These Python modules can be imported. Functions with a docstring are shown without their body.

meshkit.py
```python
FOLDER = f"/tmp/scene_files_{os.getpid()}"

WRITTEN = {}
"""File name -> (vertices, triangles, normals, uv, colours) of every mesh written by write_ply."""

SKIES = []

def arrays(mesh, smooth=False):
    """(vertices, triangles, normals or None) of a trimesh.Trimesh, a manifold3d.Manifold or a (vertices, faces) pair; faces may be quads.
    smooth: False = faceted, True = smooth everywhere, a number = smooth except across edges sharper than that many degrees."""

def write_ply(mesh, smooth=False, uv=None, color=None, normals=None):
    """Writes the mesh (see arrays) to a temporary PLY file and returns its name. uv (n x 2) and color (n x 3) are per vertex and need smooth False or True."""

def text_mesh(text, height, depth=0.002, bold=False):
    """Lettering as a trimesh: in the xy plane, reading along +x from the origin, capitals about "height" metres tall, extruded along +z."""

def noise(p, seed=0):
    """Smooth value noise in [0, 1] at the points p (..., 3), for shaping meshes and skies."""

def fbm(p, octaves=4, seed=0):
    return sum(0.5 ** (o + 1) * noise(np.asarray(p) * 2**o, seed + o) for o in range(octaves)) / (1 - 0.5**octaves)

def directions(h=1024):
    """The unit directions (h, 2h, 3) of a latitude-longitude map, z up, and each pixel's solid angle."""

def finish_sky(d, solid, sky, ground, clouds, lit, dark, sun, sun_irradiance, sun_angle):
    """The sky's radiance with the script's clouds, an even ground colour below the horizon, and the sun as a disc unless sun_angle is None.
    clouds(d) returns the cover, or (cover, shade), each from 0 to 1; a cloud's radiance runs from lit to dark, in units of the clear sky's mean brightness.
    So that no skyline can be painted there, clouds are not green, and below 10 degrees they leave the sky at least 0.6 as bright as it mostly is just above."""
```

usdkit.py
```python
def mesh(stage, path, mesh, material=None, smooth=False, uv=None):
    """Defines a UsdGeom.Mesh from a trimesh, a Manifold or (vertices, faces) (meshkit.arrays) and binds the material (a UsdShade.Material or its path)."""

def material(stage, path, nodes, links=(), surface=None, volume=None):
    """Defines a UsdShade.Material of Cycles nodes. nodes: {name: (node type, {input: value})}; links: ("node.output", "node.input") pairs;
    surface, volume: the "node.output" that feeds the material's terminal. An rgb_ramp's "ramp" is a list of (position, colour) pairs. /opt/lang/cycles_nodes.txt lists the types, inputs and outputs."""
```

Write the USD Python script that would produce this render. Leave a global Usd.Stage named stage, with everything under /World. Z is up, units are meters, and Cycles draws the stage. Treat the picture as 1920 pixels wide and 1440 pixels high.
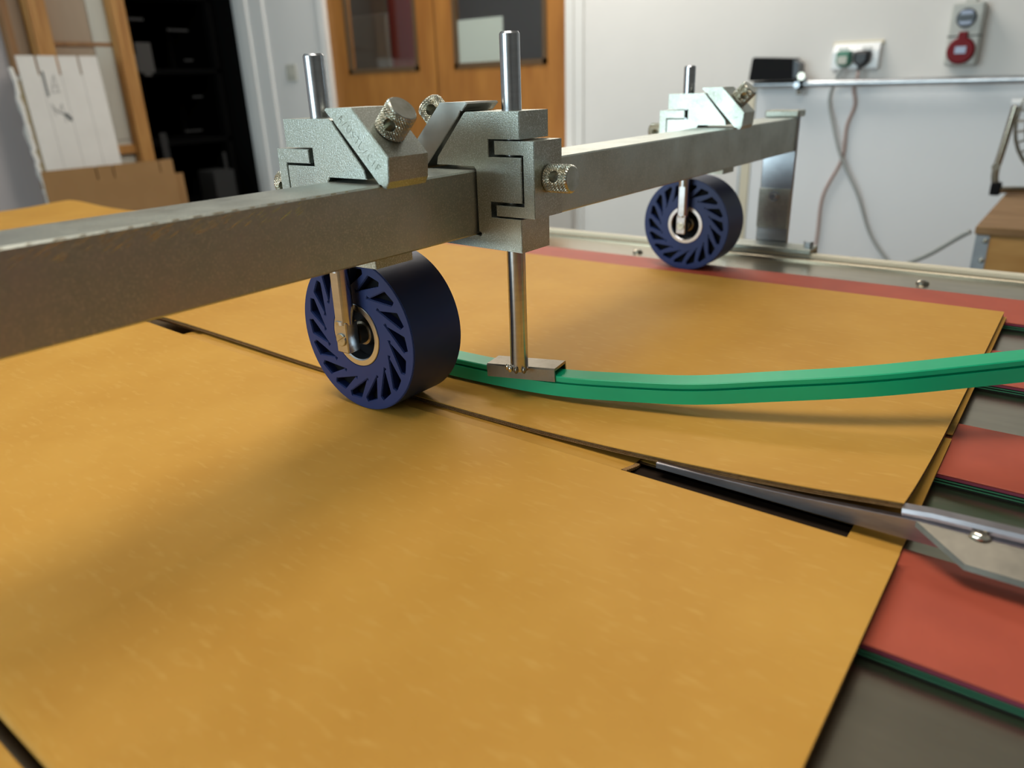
import math
import numpy as np
import trimesh
import manifold3d as m3
from manifold3d import Manifold, CrossSection
from shapely.geometry import Polygon, Point, LineString
from shapely.ops import unary_union
from pxr import Usd, UsdGeom, UsdLux, UsdShade, Gf, Sdf
import usdkit
import meshkit

stage = Usd.Stage.CreateInMemory()
UsdGeom.SetStageUpAxis(stage, 'Z')
UsdGeom.SetStageMetersPerUnit(stage, 1.0)
UsdGeom.Xform.Define(stage, '/World')
UsdGeom.Scope.Define(stage, '/World/Looks')
S = 0.001            # everything below is modelled in millimetres; the carton's top face is z = 0, the room's floor z = -900
rng = np.random.default_rng(7)

# ------------------------------------------------------------------ camera, light, exposure
cam = UsdGeom.Camera.Define(stage, '/World/camera')
PITCH, ROLL, YAW = 0.379488865, -0.0347588145, -0.657787371
sy, cy = math.sin(YAW), math.cos(YAW)
fw = np.array([sy * math.cos(PITCH), cy * math.cos(PITCH), -math.sin(PITCH)])
rt = np.array([cy, -sy, 0.0]); up = np.cross(rt, fw)
r2 = math.cos(ROLL) * rt + math.sin(ROLL) * up
u2 = -math.sin(ROLL) * rt + math.cos(ROLL) * up
M = Gf.Matrix4d(*r2, 0, *u2, 0, *(-fw), 0, 0, 0, 0.2, 1)
cam.AddTransformOp().Set(M)
cam.CreateHorizontalApertureAttr(36.0)
cam.CreateVerticalApertureAttr(27.0)
cam.CreateFocalLengthAttr(1400.178 / 1920 * 36)
cam.CreateFStopAttr(7.0)
cam.CreateFocusDistanceAttr(0.475)
cam.CreateExposureAttr(-0.74)
cam.CreateClippingRangeAttr(Gf.Vec2f(0.02, 100))


def rect_light(name, pos, target, w, h, color, power):
    l = UsdLux.RectLight.Define(stage, '/World/' + name)
    l.CreateWidthAttr(w); l.CreateHeightAttr(h)
    l.CreateColorAttr(Gf.Vec3f(*color)); l.CreateIntensityAttr(power)
    p, t = np.array(pos, float), np.array(target, float)
    z = p - t; z /= np.linalg.norm(z)
    x = np.cross([0, 0, 1.0], z)
    x = np.array([1.0, 0, 0]) if np.linalg.norm(x) < 1e-6 else x / np.linalg.norm(x)
    y = np.cross(z, x)
    UsdGeom.Xformable(l).AddTransformOp().Set(Gf.Matrix4d(*x, 0, *y, 0, *z, 0, *p, 1))
    return l


# daylight through the long window behind the camera, and the room's ceiling panels
rect_light('daylight', (-1.75, -2.93, 0.55), (-1.75, 0, 0.55), 2.3, 1.5, (0.72, 0.925, 1.0), 13.0)
rect_light('ceiling_glow', (-0.45, 0.1, 1.66), (-0.45, 0.1, 0), 1.2, 0.7, (1.0, 0.92, 0.80), 9.0)
rect_light('ceiling_glow_001', (-1.7, 2.3, 1.66), (-1.7, 2.3, 0), 1.2, 0.6, (1.0, 0.93, 0.82), 20.0)
rect_light('next_room_fill', (-2.6, 3.15, 1.5), (-3.5, 3.62, 0.4), 1.2, 0.4, (1.0, 0.95, 0.9), 20.0)  # added fill, no lamp known there; shows the cabinet and screen

# ------------------------------------------------------------------ materials
def lin(r, g, b):
    f = lambda c: (c / 255 / 12.92) if c / 255 <= 0.04045 else ((c / 255 + 0.055) / 1.055) ** 2.4
    return (f(r), f(g), f(b))


def mat(name, a, b=None, rough=0.5, metal=0.0, scale=20.0, detail=4.0, stretch=(1, 1, 1), bump=0.0, bump_scale=400.0, lo=0.35, hi=0.65,
        rough2=None, spec=0.5, coat=0.0, bstretch=None, aniso=0.0, speck=None, emission=None):
    n = {'tc': ('texture_coordinate', {}), 'p': ('principled_bsdf', {'roughness': rough, 'metallic': metal, 'specular_ior_level': spec, 'base_color': a, 'coat_weight': coat, 'anisotropic': aniso})}
    l = []
    b = b or a
    n['mp'] = ('mapping', {'scale': stretch})
    n['nz'] = ('noise_texture', {'scale': scale, 'detail': detail, 'roughness': 0.6})
    n['rp'] = ('rgb_ramp', {'ramp': [(0.0, a), (lo, a), (hi, b), (1.0, b)]})
    l += [('tc.object', 'mp.vector'), ('mp.vector', 'nz.vector'), ('nz.fac', 'rp.fac')]
    col = 'rp.color'
    if speck:
        sc, st, c, t0, t1 = speck
        n['mps'] = ('mapping', {'scale': st}); n['nzs'] = ('noise_texture', {'scale': sc, 'detail': 2.0})
        n['rps'] = ('rgb_ramp', {'ramp': [(0.0, (0, 0, 0)), (t0, (0, 0, 0)), (t1, (1, 1, 1)), (1.0, (1, 1, 1))]})
        n['mx'] = ('mix', {'color2': c})
        l += [('tc.object', 'mps.vector'), ('mps.vector', 'nzs.vector'), ('nzs.fac', 'rps.fac'), ('rps.color', 'mx.fac'), (col, 'mx.color1')]
        col = 'mx.color'
    l += [(col, 'p.base_color')]
    if rough2 is not None:
        n['rr'] = ('rgb_ramp', {'ramp': [(0.0, (rough,) * 3), (0.35, (rough,) * 3), (0.65, (rough2,) * 3), (1.0, (rough2,) * 3)]})
        l += [('nz.fac', 'rr.fac'), ('rr.color', 'p.roughness')]
    if bump:
        n['mpb'] = ('mapping', {'scale': bstretch or (1, 1, 1)})
        n['nb'] = ('noise_texture', {'scale': bump_scale, 'detail': 3.0})
        n['bp'] = ('bump', {'strength': bump, 'distance': 0.0004})
        l += [('tc.object', 'mpb.vector'), ('mpb.vector', 'nb.vector'), ('nb.fac', 'bp.height'), ('bp.normal', 'p.normal')]
    return usdkit.material(stage, '/World/Looks/' + name, n, l, surface='p.BSDF')


K = {}
K['kraft'] = mat('kraft_board', (0.56, 0.300, 0.054), (0.505, 0.255, 0.040), rough=0.62, scale=9, detail=4, spec=0.22, bump=0.08, bump_scale=700, bstretch=(0.4, 1.6, 1), speck=(170, (0.45, 1.5, 1), (0.575, 0.322, 0.070), 0.56, 0.82))
K['kraft_edge'] = mat('kraft_edge', (0.25, 0.14, 0.06), (0.17, 0.095, 0.042), rough=0.9, scale=600, spec=0.1)
K['kraft_flute'] = mat('kraft_flute', (0.33, 0.19, 0.08), (0.24, 0.13, 0.05), rough=0.9, scale=300, spec=0.1)
K['kraft_far'] = mat('kraft_plain', (0.32, 0.185, 0.080), (0.29, 0.165, 0.07), rough=0.8, scale=5, spec=0.2)
K['zinc'] = mat('zinc_plate', (0.46, 0.475, 0.42), (0.34, 0.35, 0.295), rough=0.30, rough2=0.42, metal=1.0, scale=28, detail=6, bump=0.30, bump_scale=1500, speck=(1300, (1, 1, 1), (0.60, 0.63, 0.60), 0.50, 0.68))
K['zinc_bar'] = mat('zinc_bar', (0.50, 0.53, 0.49), (0.39, 0.42, 0.385), rough=0.33, rough2=0.48, metal=1.0, scale=22, detail=6, bump=0.18, bump_scale=1300, speck=(1100, (1, 1, 1), (0.56, 0.57, 0.50), 0.50, 0.70))
K['zinc_ground'] = mat('zinc_ground', (0.46, 0.46, 0.43), (0.38, 0.38, 0.35), rough=0.34, metal=1.0, scale=30, detail=5, bump=0.06, bump_scale=500, bstretch=(0.2, 6, 1))
K['scratch'] = mat('bare_scratch', (0.80, 0.68, 0.36), rough=0.25, metal=1.0)
K['knurl'] = mat('knurled_brass_zinc', (0.55, 0.545, 0.48), (0.40, 0.385, 0.31), rough=0.28, metal=1.0, scale=120)
K['rod'] = mat('bright_rod', (0.53, 0.545, 0.575), (0.46, 0.475, 0.50), rough=0.24, metal=1.0, scale=30, stretch=(1, 1, 8), bump=0.03, bump_scale=900, bstretch=(1, 1, 0.1))
K['clip'] = mat('mild_steel', (0.31, 0.285, 0.23), (0.20, 0.178, 0.14), rough=0.28, rough2=0.42, metal=1.0, scale=60, detail=5, bump=0.05, bump_scale=500)
K['mill'] = mat('mill_scale_steel', (0.20, 0.185, 0.155), (0.145, 0.135, 0.115), rough=0.45, metal=1.0, scale=45, detail=5, bump=0.06, bump_scale=400)
K['slot_shade_dark'] = mat('slot_shade_dark', (0.022, 0.014, 0.009), rough=0.75, spec=0.1)  # near-black colour standing in for shade in the carton slot
K['weld'] = mat('weld_bead', (0.85, 0.82, 0.76), (0.60, 0.52, 0.36), rough=0.18, metal=1.0, scale=200)
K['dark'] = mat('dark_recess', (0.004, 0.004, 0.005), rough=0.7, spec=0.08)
K['blue'] = mat('blue_polyurethane', (0.010, 0.024, 0.104), (0.009, 0.021, 0.095), rough=0.45, scale=30, spec=0.32, bump=0.03, bump_scale=600)
K['ring'] = mat('bearing_ring', (0.58, 0.60, 0.64), rough=0.22, metal=1.0)
K['red'] = mat('red_belt_cover', (0.43, 0.078, 0.040), (0.38, 0.067, 0.035), rough=0.55, scale=25, spec=0.4, bump=0.05, bump_scale=900)
K['belt_green'] = mat('green_belt_ply', (0.035, 0.20, 0.11), rough=0.5)
K['belt_core'] = mat('dark_belt_core', (0.008, 0.016, 0.013), rough=0.7)
K['belt_edge'] = mat('belt_edge', (0.22, 0.030, 0.070), rough=0.55)
K['green'] = mat('green_plastic', (0.001, 0.39, 0.175), (0.001, 0.35, 0.16), rough=0.38, scale=25, spec=0.5, bump=0.03, bump_scale=500)
K['bed'] = mat('brushed_bed', (0.45, 0.40, 0.31), (0.40, 0.355, 0.275), rough=0.25, metal=1.0, scale=14, stretch=(1, 6, 1), bump=0.03, bump_scale=300, bstretch=(0.5, 12, 1))
K['cream'] = mat('cream_edge', lin(214, 206, 184), rough=0.5, scale=8)
K['blade'] = mat('blade_steel', (0.40, 0.38, 0.40), (0.30, 0.28, 0.295), rough=0.36, metal=1.0, scale=40, stretch=(1, 1, 5), bump=0.05, bump_scale=500, bstretch=(0.3, 1, 4))
K['wall'] = mat('painted_wall', (0.76, 0.745, 0.725), (0.74, 0.725, 0.705), rough=0.7, scale=3, spec=0.2)
K['wall_dark'] = mat('far_wall_grey', (0.30, 0.29, 0.27), rough=0.8)
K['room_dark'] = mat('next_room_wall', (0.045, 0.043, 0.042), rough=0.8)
K['lilac'] = mat('lilac_wall', (0.47, 0.43, 0.435), rough=0.7)
K['white'] = mat('white_gloss', (0.78, 0.77, 0.75), rough=0.35, spec=0.4)
K['white_plastic'] = mat('white_plastic', (0.80, 0.82, 0.84), rough=0.3, spec=0.5)
K['board'] = mat('white_board', (0.80, 0.82, 0.85), rough=0.5, scale=2)
K['ceiling'] = mat('ceiling_paint', (0.75, 0.74, 0.72), rough=0.8)
K['floor'] = mat('grey_floor', (0.20, 0.19, 0.18), (0.17, 0.165, 0.155), rough=0.5, scale=2)
K['black'] = mat('black_paint', (0.006, 0.006, 0.007), rough=0.6, spec=0.12)
K['void'] = mat('unlit_store', (0.004, 0.004, 0.004), rough=0.9, spec=0.05)  # darkness of the unlit store, put into the colour
K['dim'] = mat('dim_grey', (0.020, 0.020, 0.020), rough=0.8)  # store items darkened by colour; also a dark seam
K['dimpaper'] = mat('dim_paper', (0.06, 0.058, 0.055), rough=0.8)  # paper darkened in colour for the unlit store
K['door'] = mat('oak_veneer', (0.40, 0.165, 0.030), (0.31, 0.115, 0.018), rough=0.45, scale=5, stretch=(5, 5, 0.6), detail=5)
K['timber'] = mat('pine_timber', (0.50, 0.26, 0.075), (0.38, 0.17, 0.04), rough=0.55, scale=7, stretch=(5, 5, 0.5), detail=5)
K['timber_dark'] = mat('stained_timber', (0.30, 0.15, 0.055), (0.23, 0.11, 0.04), rough=0.6, scale=7, stretch=(5, 5, 0.5))
K['ply'] = mat('tan_hardboard', (0.36, 0.27, 0.19), (0.31, 0.23, 0.16), rough=0.65, scale=2, stretch=(4, 4, 0.4))
K['pale'] = mat('pale_strip', (0.50, 0.49, 0.43), rough=0.5)
K['bead'] = mat('dark_bead', (0.10, 0.055, 0.022), rough=0.6)
K['plytop'] = mat('plywood_top', (0.34, 0.20, 0.09), (0.24, 0.13, 0.05), rough=0.6, scale=9, stretch=(1, 5, 1), detail=5)
K['pine'] = mat('pine_front', (0.60, 0.34, 0.11), (0.43, 0.20, 0.045), rough=0.55, scale=4, stretch=(1, 1, 3.5), detail=3)
K['galv'] = mat('galvanised', (0.55, 0.57, 0.60), (0.44, 0.46, 0.49), rough=0.3, metal=1.0, scale=30)
K['chrome'] = mat('chrome_tube', (0.42, 0.38, 0.31), rough=0.18, metal=1.0)
K['whitecard'] = mat('white_card', (0.76, 0.73, 0.69), (0.72, 0.69, 0.65), rough=0.8, scale=6, spec=0.2)
K['olive'] = mat('brown_card_back', (0.42, 0.34, 0.20), rough=0.9)
K['ink'] = mat('ink', (0.10, 0.11, 0.11), rough=0.8)
K['inkpale'] = mat('pale_ink', (0.46, 0.44, 0.42), rough=0.8)
K['paper'] = mat('paper', (0.62, 0.66, 0.61), rough=0.8)
K['greycab'] = mat('grey_cabinet', (0.20, 0.20, 0.185), rough=0.6)
K['redcloth'] = mat('red_screen', (0.24, 0.014, 0.016), rough=0.8)
K['cable_grey'] = mat('grey_cable', (0.36, 0.38, 0.37), rough=0.5)
K['cable_pink'] = mat('brown_cable', (0.46, 0.34, 0.31), rough=0.5)
K['plug_green'] = mat('green_plug_back', (0.05, 0.20, 0.13), rough=0.4)
K['plug_label'] = mat('plug_label', (0.55, 0.56, 0.50), rough=0.5)
K['plug_black'] = mat('black_plug', (0.012, 0.011, 0.013), rough=0.4)
K['grey_box'] = mat('grey_enclosure', (0.48, 0.49, 0.46), rough=0.45)
K['cee_red'] = mat('red_socket_lid', (0.17, 0.004, 0.009), rough=0.5, spec=0.2)
K['dial'] = mat('dial_black', (0.02, 0.022, 0.03), rough=0.3)
K['dial_blue'] = mat('dial_face', (0.30, 0.34, 0.48), rough=0.3)
g = {'t': ('transparent_bsdf', {'color': (0.93, 0.94, 0.93)}), 'g': ('glossy_bsdf', {'roughness': 0.02, 'color': (1, 1, 1)}), 'm': ('mix_closure', {'fac': 0.06})}
K['glass'] = usdkit.material(stage, '/World/Looks/pane_glass', g, [('t.BSDF', 'm.closure1'), ('g.BSDF', 'm.closure2')], surface='m.closure')
K['lamp'] = usdkit.material(stage, '/World/Looks/lamp_diffuser', {'e': ('emission', {'color': (1.0, 0.94, 0.84), 'strength': 5.0})}, [], surface='e.emission')

# ------------------------------------------------------------------ helpers
used = {}
origin = {}


def numbered(parent, name):
    k = parent + '/' + name
    used[k] = used.get(k, -1) + 1
    return k if used[k] == 0 else f'{k}_{used[k]:03d}'


def keys(prim, label=None, cat=None, group=None, kind=None):
    for k, v in (('label', label), ('category', cat), ('group', group), ('kind', kind)):
        if v:
            prim.SetCustomDataByKey(k, v)


def thing(name, label, cat, loc=(0, 0, 0), group=None):
    p = numbered('/World', name)
    x = UsdGeom.Xform.Define(stage, p)
    x.AddTranslateOp().Set(Gf.Vec3d(*(np.array(loc, float) * S)))
    keys(x.GetPrim(), label, cat, group)
    origin[p] = np.array(loc, float)
    return p


def part(parent, name, mesh, m, smooth=False, label=None, kind=None):
    """A mesh in room millimetres, as a child of a thing or of another part."""
    v, f, _ = meshkit.arrays(mesh)
    p = numbered(parent, name)
    o = origin.get(parent, np.zeros(3))
    origin[p] = o
    q = usdkit.mesh(stage, p, ((v - o) * S, f), K[m], smooth=smooth)
    keys(q.GetPrim(), label, kind=kind)
    return p


def single(name, label, cat, mesh, m, smooth=False, group=None, kind=None):
    p = part('/World', name, mesh, m, smooth)
    keys(stage.GetPrimAtPath(p), label, cat, group, kind)
    return p


def struct(name, mesh, m, smooth=False):
    p = part('/World', name, mesh, m, smooth)
    keys(stage.GetPrimAtPath(p), kind='structure')
    return p


def copy(src, loc, label, rotz=0.0, group=None):
    name = src.split('/')[-1]
    p = numbered('/World', name)
    x = UsdGeom.Xform.Define(stage, p)
    x.GetPrim().GetReferences().AddInternalReference(src)
    x.ClearXformOpOrder()
    x.AddTranslateOp(opSuffix='place').Set(Gf.Vec3d(*(np.array(loc, float) * S)))
    if rotz:
        x.AddRotateZOp(opSuffix='turn').Set(rotz)
    was = stage.GetPrimAtPath(src).GetCustomData()
    keys(x.GetPrim(), label, was['category'], group or was.get('group'))
    x.GetPrim().SetInstanceable(True)
    return p


def mf(mesh):
    return Manifold(m3.Mesh(np.asarray(mesh.vertices, np.float32), np.asarray(mesh.faces, np.uint32)))


def tm(man):
    m = man.to_mesh()
    return trimesh.Trimesh(m.vert_properties[:, :3], m.tri_verts, process=False)


def box(x0, x1, y0, y1, z0, z1, bevel=0.0):
    a, b = np.minimum([x0, y0, z0], [x1, y1, z1]), np.maximum([x0, y0, z0], [x1, y1, z1])
    if bevel:
        pts = []
        for sx in (0, 1):
            for sy_ in (0, 1):
                for sz in (0, 1):
                    c = np.where([sx, sy_, sz], b, a); d = np.where([sx, sy_, sz], -1, 1) * bevel
                    for k in range(3):
                        e = d.copy(); e[k] = 0
                        pts.append(c + e)
        return tm(Manifold.hull_points(np.array(pts)))
    return trimesh.creation.box(extents=b - a, transform=trimesh.transformations.translation_matrix((a + b) / 2))


def cyl(p0, p1, r, n=32, r1=None):
    """Cylinder or cone frustum between two points."""
    p0, p1 = np.array(p0, float), np.array(p1, float)
    h = np.linalg.norm(p1 - p0)
    c = tm(Manifold.cylinder(h, r, r if r1 is None else r1, n))
    c.apply_transform(trimesh.geometry.align_vectors([0, 0, 1], (p1 - p0) / h)); c.apply_translation(p0)
    return c


def lathe(profile, p0, axis, n=48):
    """Revolves (radius, height) points about an axis through p0."""
    c = trimesh.creation.revolve(np.array(profile, float), sections=n)
    a = np.array(axis, float); c.apply_transform(trimesh.geometry.align_vectors([0, 0, 1], a / np.linalg.norm(a))); c.apply_translation(p0)
    if c.volume < 0:
        c.invert()
    return c


def bevelled_prism(poly, y0, y1, bev=0.5):
    """A polygon in (x, z) extruded along y with chamfered rims."""
    def ext(p, a, b):
        out = []
        for q in getattr(p, 'geoms', [p]):
            cs = CrossSection([np.array(q.exterior.coords)[:-1][:: 1 if q.exterior.is_ccw else -1]] + [np.array(r.coords)[:-1][:: -1 if r.is_ccw else 1] for r in q.interiors])
            out.append(Manifold.extrude(cs, b - a).translate((0, 0, a)))
        return Manifold.batch_boolean(out, m3.OpType.Add) if len(out) > 1 else out[0]
    h = y1 - y0
    if bev:
        inner = poly.buffer(-bev, join_style=2)
        m = ext(poly, bev, h - bev) + ext(poly.buffer(-bev * 0.5, join_style=2), bev * 0.3, h - bev * 0.3) + ext(inner, 0, h)
    else:
        m = ext(poly, 0, h)
    t = tm(m)
    v = t.vertices.copy()
    # local (x, y, z) -> (x, height along y, z): map extrusion axis to +Y, keep orientation
    t.vertices = np.stack([v[:, 0], y0 + v[:, 2], v[:, 1]], 1)
    t.invert()
    return t


def ext_z(poly, z0, z1):
    out = []
    for q in getattr(poly, 'geoms', [poly]):
        t = trimesh.creation.extrude_polygon(q, z1 - z0, engine='earcut'); t.apply_translation((0, 0, z0)); out.append(t)
    return trimesh.util.concatenate(out)


def spline(pts, n):
    pts = np.array(pts, float); k = len(pts)
    t = np.concatenate([[0], np.cumsum(np.linalg.norm(np.diff(pts, axis=0), axis=1))])
    from scipy.interpolate import CubicSpline
    return CubicSpline(t, pts)(np.linspace(0, t[-1], n))


def tube(pts, r, n=10):
    pts = np.array(pts, float)
    t = np.gradient(pts, axis=0); t /= np.linalg.norm(t, axis=1, keepdims=True)
    a = np.zeros_like(t); ref = np.array([0, 0, 1.0]) if abs(t[0, 2]) < 0.9 else np.array([1.0, 0, 0])
    for i in range(len(t)):
        ref = ref - t[i] * (ref @ t[i]); ref /= np.linalg.norm(ref); a[i] = ref
    b = np.cross(t, a); ang = np.arange(n) * 2 * np.pi / n
    v = pts[:, None] + r * (np.cos(ang)[None, :, None] * a[:, None] + np.sin(ang)[None, :, None] * b[:, None])
    v = np.vstack([v.reshape(-1, 3), pts[:1], pts[-1:]]); f = []
    L = len(pts)
    for i in range(L - 1):
        for j in range(n):
            k = (j + 1) % n
            f += [[i * n + j, i * n + k, (i + 1) * n + k], [i * n + j, (i + 1) * n + k, (i + 1) * n + j]]
    for j in range(n):
        k = (j + 1) % n
        f += [[L * n, k, j], [L * n + 1, (L - 1) * n + j, (L - 1) * n + k]]
    m = trimesh.Trimesh(v, f, process=False)
    if m.volume < 0:
        m.invert()
    return m


def sweep(section, path, ups):
    """Sweeps a closed (side, up) section along a path; ups gives the up vector at each point."""
    path = np.array(path, float); sec = np.array(section, float); n, L = len(sec), len(path)
    t = np.gradient(path, axis=0); t /= np.linalg.norm(t, axis=1, keepdims=True)
    v = []
    for i in range(L):
        u = ups[i] - t[i] * (ups[i] @ t[i]); u /= np.linalg.norm(u); s = np.cross(u, t[i])
        v.append(path[i] + sec[:, :1] * s + sec[:, 1:] * u)
    v = np.vstack(v); f = []
    for i in range(L - 1):
        for j in range(n):
            k = (j + 1) % n
            f += [[i * n + j, i * n + k, (i + 1) * n + k], [i * n + j, (i + 1) * n + k, (i + 1) * n + j]]
    cap = trimesh.creation.triangulate_polygon(Polygon(sec), engine='earcut')
    cf = np.array(cap[1])
    idx = [int(np.argmin(np.linalg.norm(sec - p, axis=1))) for p in np.array(cap[0])[:, :2]]
    for a in cf:
        q = [idx[x] for x in a]
        f += [[q[0], q[2], q[1]], [(L - 1) * n + q[0], (L - 1) * n + q[1], (L - 1) * n + q[2]]]
    m = trimesh.Trimesh(v, f, process=False); m.fix_normals()
    return m


def cat_(*ms):
    return trimesh.util.concatenate(list(ms))


def sheet(xs, ys, top, bottom):
    """A closed sheet over a grid: top(X, Y), bottom(X, Y) give heights."""
    X, Y = np.meshgrid(xs, ys, indexing='ij'); nx, ny = X.shape
    v = np.vstack([np.stack([X, Y, top(X, Y)], -1).reshape(-1, 3), np.stack([X, Y, bottom(X, Y)], -1).reshape(-1, 3)])
    N = nx * ny
    i, j = np.meshgrid(np.arange(nx - 1), np.arange(ny - 1), indexing='ij'); a = (i * ny + j).ravel(); b, c, d = a + ny, a + ny + 1, a + 1
    f = [np.stack([a, b, c], 1), np.stack([a, c, d], 1), N + np.stack([a, c, b], 1), N + np.stack([a, d, c], 1)]
    def side(e):
        e0, e1 = e[:-1], e[1:]
        return [np.stack([e0, N + e0, N + e1], 1), np.stack([e0, N + e1, e1], 1)]
    r = np.arange
    f += side(r(nx) * ny) + side((r(nx) * ny + ny - 1)[::-1]) + side((nx - 1) * ny + r(ny)) + side(r(ny)[::-1])
    m = trimesh.Trimesh(v, np.vstack(f), process=False)
    if m.volume < 0:
        m.invert()
    return m


# ------------------------------------------------------------------ the room
XL, XR, YF, YB, ZF, ZC = -4200, 2600, -3000, 2900, -900, 1700
struct('floor', box(-5400, XR, YF - 200, 4300, ZF - 50, ZF), 'floor')
struct('ceiling', box(-5400, XR, YF - 200, 4300, ZC, ZC + 50), 'ceiling')
# back wall, open behind the double door
struct('wall_back', cat_(box(XL, -3429, YB, YB + 100, ZF, ZC), box(-1835, XR, YB, YB + 100, ZF, ZC), box(-3429, -1835, YB, YB + 100, 1150, ZC)), 'wall')
struct('wall_right', box(XR, XR + 80, YF - 80, 4300, ZF, ZC), 'wall_dark')
struct('wall_left', cat_(box(XL - 80, XL, YF, 2236, ZF, ZC), box(XL - 80, XL, 2236, YB, 1150, ZC)), 'lilac')
struct('wall_front', cat_(box(XL - 80, -2950, YF - 80, YF, ZF, ZC), box(-2950, -550, YF - 80, YF, ZF, -250), box(-2950, -550, YF - 80, YF, 1350, ZC), box(-550, XR, YF - 80, YF, ZF, ZC)), 'wall')
w = struct('window_1', cat_(box(-2950, -2900, YF - 70, YF + 20, -250, 1350), box(-600, -550, YF - 70, YF + 20, -250, 1350), box(-2900, -600, YF - 70, YF + 20, -250, -200), box(-2900, -600, YF - 70, YF + 20, 1300, 1350)), 'white')
for k in range(2):
    part(w, 'mullion', box(-2160 + k * 767, -2110 + k * 767, YF - 70, YF + 20, -200, 1300), 'white')
part(w, 'pane', box(-2900, -600, YF - 120, YF - 114, -200, 1300), 'glass')
# the white door lining and architraves
struct('trim_1', cat_(box(-3429, -3384, YB - 22, YB + 100, ZF, 1190), box(-3384, -1880, YB - 22, YB + 100, 1150, 1190)), 'white')
struct('trim_2', cat_(box(-1880, -1842, YB - 22, YB + 100, ZF, 1190), box(-1842, -1800, YB - 12, YB, ZF, 1190)), 'white')
struct('trim_3', cat_(box(-4122, -4040, YB - 26, YB, ZF, 1190), box(-4040, -3905, YB - 14, YB, ZF, 1190)), 'white')
struct('baseboard_back', box(-1800, XR, YB - 15, YB, ZF, ZF + 100), 'white')
# double door: two veneered leaves with a pane each
d = struct('door_1', box(-2637, -2631, YB + 10, YB + 50, ZF + 10, 1150), 'bead')
for x0, x1, g0, g1 in ((-3384, -2637, -3254, -2749), (-2631, -1880, -2519, -1990)):
    gz0, gz1 = 285, 1020
    leaf = cat_(box(x0 + 2, g0, YB + 5, YB + 50, ZF + 10, 1148), box(g1, x1 - 2, YB + 5, YB + 50, ZF + 10, 1148), box(g0, g1, YB + 5, YB + 50, ZF + 10, gz0), box(g0, g1, YB + 5, YB + 50, gz1, 1148))
    lp = part(d, 'leaf', leaf, 'door')
    part(lp, 'glazing_bead', cat_(box(g0, g0 + 22, YB, YB + 20, gz0, gz1), box(g1 - 22, g1, YB, YB + 20, gz0, gz1), box(g0, g1, YB, YB + 20, gz0, gz0 + 22), box(g0, g1, YB, YB + 20, gz1 - 22, gz1)), 'bead')
    part(lp, 'pane', box(g0 + 20, g1 - 20, YB + 8, YB + 13, gz0 + 20, gz1 - 20), 'glass')
# the next room behind the door
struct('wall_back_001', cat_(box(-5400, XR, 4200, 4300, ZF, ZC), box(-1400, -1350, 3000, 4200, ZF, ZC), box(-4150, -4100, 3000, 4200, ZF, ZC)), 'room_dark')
single('filing_cabinet', 'grey steel cabinet seen through the left door pane', 'cabinet', cat_(box(-4080, -3650, 3600, 4000, ZF, 640, 4), box(-4070, -3660, 3594, 3600, 120, 620), box(-4070, -3660, 3594, 3600, -400, 100), box(-4070, -3660, 3594, 3600, -880, -420)), 'greycab')
t = thing('display_screen', 'dark red fabric screen behind the left door pane', 'screen', (-3480, 3615, ZF))
part(t, 'panel', box(-3640, -3320, 3605, 3625, -700, 900, 3), 'redcloth'); part(t, 'foot', box(-3640, -3330, 3500, 3730, ZF, -870), 'black'); part(t, 'stem', box(-3495, -3465, 3608, 3622, -872, -698), 'black')
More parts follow.
